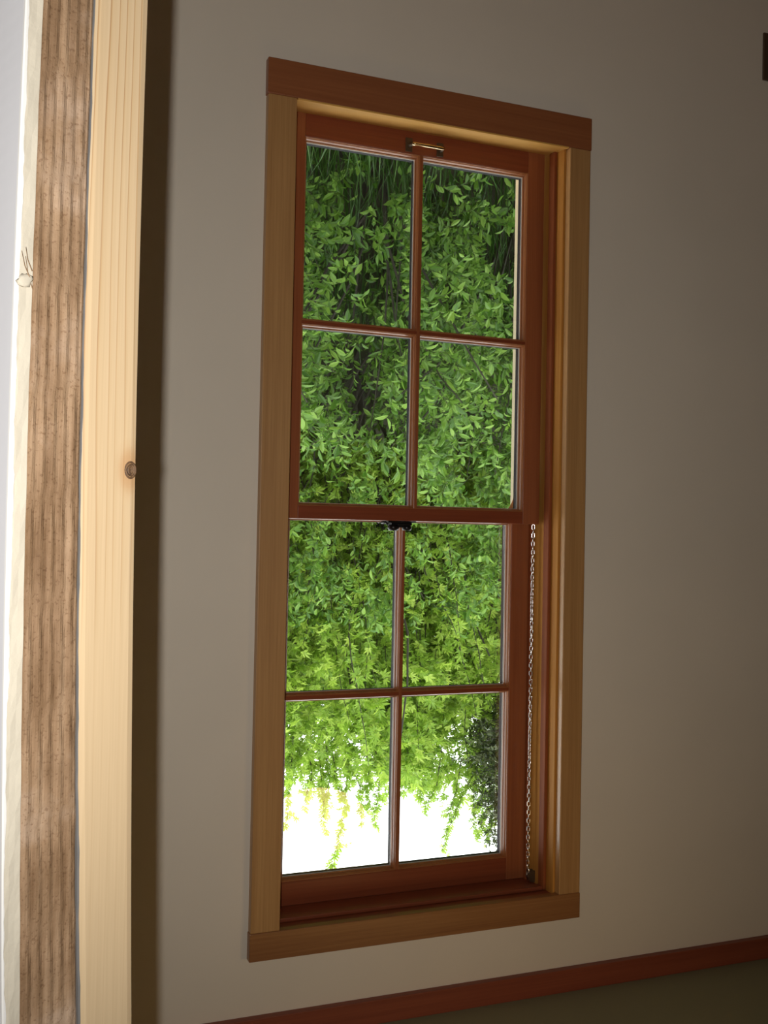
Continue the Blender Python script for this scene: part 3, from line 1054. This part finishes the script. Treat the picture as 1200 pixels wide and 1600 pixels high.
# tree: upright shoots with bright lobed leaves
def tree(label, cx, cy, rx, ry, zlo, zhi, nshoot, ntwig, leaf, nobj, tall):
    gz = float(ground_z(cx, cy))
    base = np.array([cx, cy, gz])
    ns = 12
    dirs = np.stack([rs.normal(0, 0.32, ns), rs.normal(0, 0.22, ns), np.ones(ns)], -1)
    stems = grow_paths([base + rs.uniform(-0.05, 0.05, 3) * np.array([1, 1, 0]) for _ in range(ns)], dirs, rs.uniform(zhi - gz - 0.5, zhi - gz, ns), 9, 0.09, 0.05)
    srad = list(rs.uniform(0.010, 0.02, ns))
    # slender upright shoots
    sx = rs.uniform(-rx, rx, nshoot); sy = rs.uniform(-ry * 1.05, 0.2 * ry, nshoot)
    top = zhi - 0.35 * (sx / rx) ** 2 - rs.uniform(0, 0.9, nshoot)
    starts = np.stack([cx + sx * 0.8, cy + sy, np.maximum(gz + 0.6, top - rs.uniform(0.9, 1.5, nshoot))], -1)
    shoots = grow_paths(starts, np.stack([rs.normal(0, 0.3, nshoot), rs.normal(0, 0.25, nshoot), np.ones(nshoot)], -1), rs.uniform(0.7, 1.3, nshoot), 9, 0.13, 0.12)
    # tall free shoots against the sky
    free = []
    for pts in tall:
        p = np.array(pts, float)
        t = np.linspace(0, len(p) - 1, 3 * len(p))
        q = np.stack([np.interp(t, np.arange(len(p)), p[:, c]) for c in range(3)], -1)
        q[1:, :2] += np.cumsum(rs.normal(0, 0.006, (len(q) - 1, 2)), axis=0)
        free.append(q)
    # short side sprigs near the tips of the free shoots
    sprigs = []
    for q in free:
        n = len(q)
        for k in range(int(n * 0.25), n, 2):
            sprigs += grow_paths([q[k]], [rs.normal(0, 1, 3) * np.array([1, 1, 0.4]) + np.array([0, 0, 0.6])], [rs.uniform(0.03, 0.09)], 4, 0.1, 0.03)
    srad += [0.0055] * len(shoots) + [0.004] * len(free)
    th = rs.uniform(-math.pi, math.pi, ntwig); zc_ = rs.uniform(0, 1, ntwig)
    rad = rs.uniform(0.25, 1.0, ntwig) ** 0.5
    prof = np.sqrt(np.clip(1 - (np.abs(zc_ - 0.4) / 0.66) ** 2.4, 0.04, 1))
    st = np.stack([cx + rx * rad * prof * np.cos(th), cy + ry * rad * prof * np.sin(th), zlo + zc_ * (zhi - zlo)], -1)
    out = np.stack([np.cos(th), np.sin(th), rs.uniform(0.1, 0.9, ntwig)], -1) + rs.normal(0, 0.4, (ntwig, 3))
    tw = grow_paths(st, out, rs.uniform(0.10, 0.28, ntwig), 5, 0.2, 0.05)
    lv1 = leaves_on(tw, 0.028, leaf, 0.35, (0.05, -0.45, 0.85), 0.8)
    lv2 = leaves_on(shoots, 0.030, leaf * 0.85, 0.35, (0.05, -0.45, 0.85), 0.75, 0.1)
    lvs = [lv1, lv2]
    if free:
        lvs += [leaves_on(free, 0.009, leaf * 0.72, 0.3, (0.05, -0.6, 0.7), 0.75, 0.05), leaves_on(sprigs, 0.012, leaf * 0.7, 0.3, (0.05, -0.6, 0.7), 0.7, 0.1)]
    lv = tuple(np.concatenate(a) for a in zip(*lvs))
    return build_plant('leafy_tree', label, 'tree', base, tw + sprigs, 0.0014, stems + shoots + free, srad, lv, 'lobed', 'leaf_tree', nobj, 'trees on the bank outside the window')

tree('bright green tree with long shoots against the sky, nearest the studs', -1.70, 4.25, 0.85, 0.55, 0.9, 2.95, 80, 2300, 0.062, 300,
     [[(-1.277, 3.95, 2.70), (-1.289, 3.95, 2.89), (-1.261, 3.95, 3.06), (-1.242, 3.95, 3.246)],
      [(-1.445, 3.97, 2.75), (-1.482, 3.95, 2.943), (-1.477, 3.95, 3.095), (-1.505, 3.95, 3.25)],
      [(-1.50, 3.99, 2.75), (-1.51, 3.97, 2.95), (-1.50, 3.97, 3.13)],
      [(-1.528, 3.95, 2.832), (-1.547, 3.95, 2.967), (-1.594, 3.95, 3.066)],
      [(-1.633, 3.95, 2.761), (-1.629, 3.95, 2.972), (-1.608, 3.95, 3.163), (-1.579, 3.95, 3.333), (-1.51, 3.95, 3.525)],
      [(-1.678, 3.95, 2.976), (-1.706, 3.95, 3.094), (-1.733, 3.95, 3.212)],
      [(-1.79, 3.95, 2.731), (-1.819, 3.95, 2.927), (-1.818, 3.95, 3.102), (-1.797, 3.95, 3.267)],
      [(-1.753, 3.95, 2.768), (-1.765, 3.95, 2.962), (-1.753, 3.95, 3.163)],
      [(-1.366, 3.95, 2.784), (-1.386, 3.95, 2.956), (-1.373, 3.95, 3.106)]])
tree('bright green tree leaning across the panes nearest the chain', -2.75, 4.6, 0.95, 0.55, 0.9, 3.2, 80, 2300, 0.064, 300,
     [[(-2.137, 4.1, 2.778), (-2.164, 4.1, 3.023), (-2.145, 4.1, 3.183)],
      [(-2.318, 4.1, 2.869), (-2.30, 4.1, 3.093), (-2.226, 4.1, 3.238)],
      [(-2.64, 4.1, 2.847), (-2.528, 4.1, 3.089), (-2.408, 4.1, 3.306), (-2.331, 4.1, 3.524)],
      [(-2.689, 4.1, 2.933), (-2.684, 4.1, 3.183), (-2.614, 4.1, 3.468)],
      [(-2.524, 4.1, 2.881), (-2.561, 4.1, 3.112), (-2.539, 4.1, 3.387)],
      [(-2.456, 4.1, 2.96), (-2.423, 4.1, 3.143), (-2.372, 4.1, 3.303)],
      [(-2.721, 4.1, 3.144), (-2.706, 4.1, 3.351), (-2.638, 4.1, 3.495)]])
tree('bright green tree mostly behind the window frame nearest the studs', -0.6, 4.3, 0.95, 0.6, 0.8, 2.95, 50, 2100, 0.066, 40, [])
tree('bright green tree beyond the far side of the window', -4.4, 4.9, 1.0, 0.6, 0.8, 3.3, 40, 900, 0.07, 0, [])
tree('green tree higher on the bank behind the others', -2.6, 6.3, 1.8, 0.6, 1.2, 3.0, 70, 3400, 0.08, 0, [])

# conifer with dark drooping sprays
def conifer(label, cx, cy, h, nb):
    gz = float(ground_z(cx, cy))
    base = np.array([cx, cy, gz])
    trunk = np.stack([np.full(10, cx), np.full(10, cy), np.linspace(gz, gz + h, 10)], -1)
    zz_ = rs.uniform(0.70, 1.0, nb); th = rs.uniform(0, 2 * math.pi, nb)
    L = 1.1 * (1.08 - zz_) + 0.12
    st = np.stack([np.full(nb, cx), np.full(nb, cy), gz + zz_ * h], -1)
    br = grow_paths(st, np.stack([np.cos(th), np.sin(th), np.full(nb, 0.35)], -1), L, 6, 0.06, -0.04)
    tw_st = []; tw_d = []; tl = []
    for p in br:
        for k in range(7):
            t = rs.uniform(0.2, 1) * 5; i0 = min(int(t), 4); f = t - i0
            tw_st.append(p[i0] * (1 - f) + p[i0 + 1] * f)
            tw_d.append((p[i0 + 1] - p[i0]) / np.linalg.norm(p[i0 + 1] - p[i0]) + rs.normal(0, 0.6, 3)); tl.append(rs.uniform(0.08, 0.22))
    tw = grow_paths(tw_st, tw_d, tl, 4, 0.1, -0.03)
    lv = leaves_on(tw, 0.011, 0.032, 0.3, (0, -0.3, 0.9), 0.7)
    return build_plant('conifer', label, 'tree', base, tw, 0.0015, [trunk] + br, [0.05] + [0.008] * nb, lv, 'oval', 'leaf_conifer', 0)
conifer('dark conifer against the sky at the edge of the panes nearest the chain', -2.93, 3.85, 3.45, 300)

# tall grass on the bank (nobody could count it)
ng = 9000
gx_ = rs.uniform(-4.2, 0.8, ng); gy_ = rs.uniform(1.7, 3.9, ng)
clump = 0.5 + 0.5 * np.sin(gx_ * 5.1 + 1.0) * np.sin(gy_ * 6.3 + gx_)
keep = rs.uniform(0, 1, ng) < 0.35 + 0.65 * clump
gx_, gy_ = gx_[keep], gy_[keep]; ng = len(gx_)
gz_ = ground_z(gx_, gy_) - 0.01
hh = rs.uniform(0.22, 0.55, ng); an = rs.uniform(0, 2 * math.pi, ng); ben = rs.uniform(0.05, 0.5, ng) * hh
wd = rs.uniform(0.0025, 0.005, ng)
V = []; 
for t, wf in ((0, 1.0), (0.4, 0.9), (0.75, 0.6), (1.0, 0.05)):
    cxp = gx_ + np.cos(an) * ben * t * t; cyp = gy_ + np.sin(an) * ben * t * t; czp = gz_ + hh * (t - 0.18 * t * t)
    for s in (-1, 1):
        V.append(np.stack([cxp - np.sin(an) * wd * wf * s, cyp + np.cos(an) * wd * wf * s, czp], -1))
V = np.stack(V, 1).reshape(-1, 3)
F = []
for k in range(ng):
    b = 8 * k
    F += [(b, b + 1, b + 3, b + 2), (b + 2, b + 3, b + 5, b + 4), (b + 4, b + 5, b + 7, b + 6)]
o = bpy.data.objects.new('tall_grass', mesh_from_arrays('tall_grass', V, F, 'grass'))
link(o)
o['kind'] = 'stuff'; o['label'] = 'dark green tall grass on the bank below the shrubs'; o['category'] = 'grass'
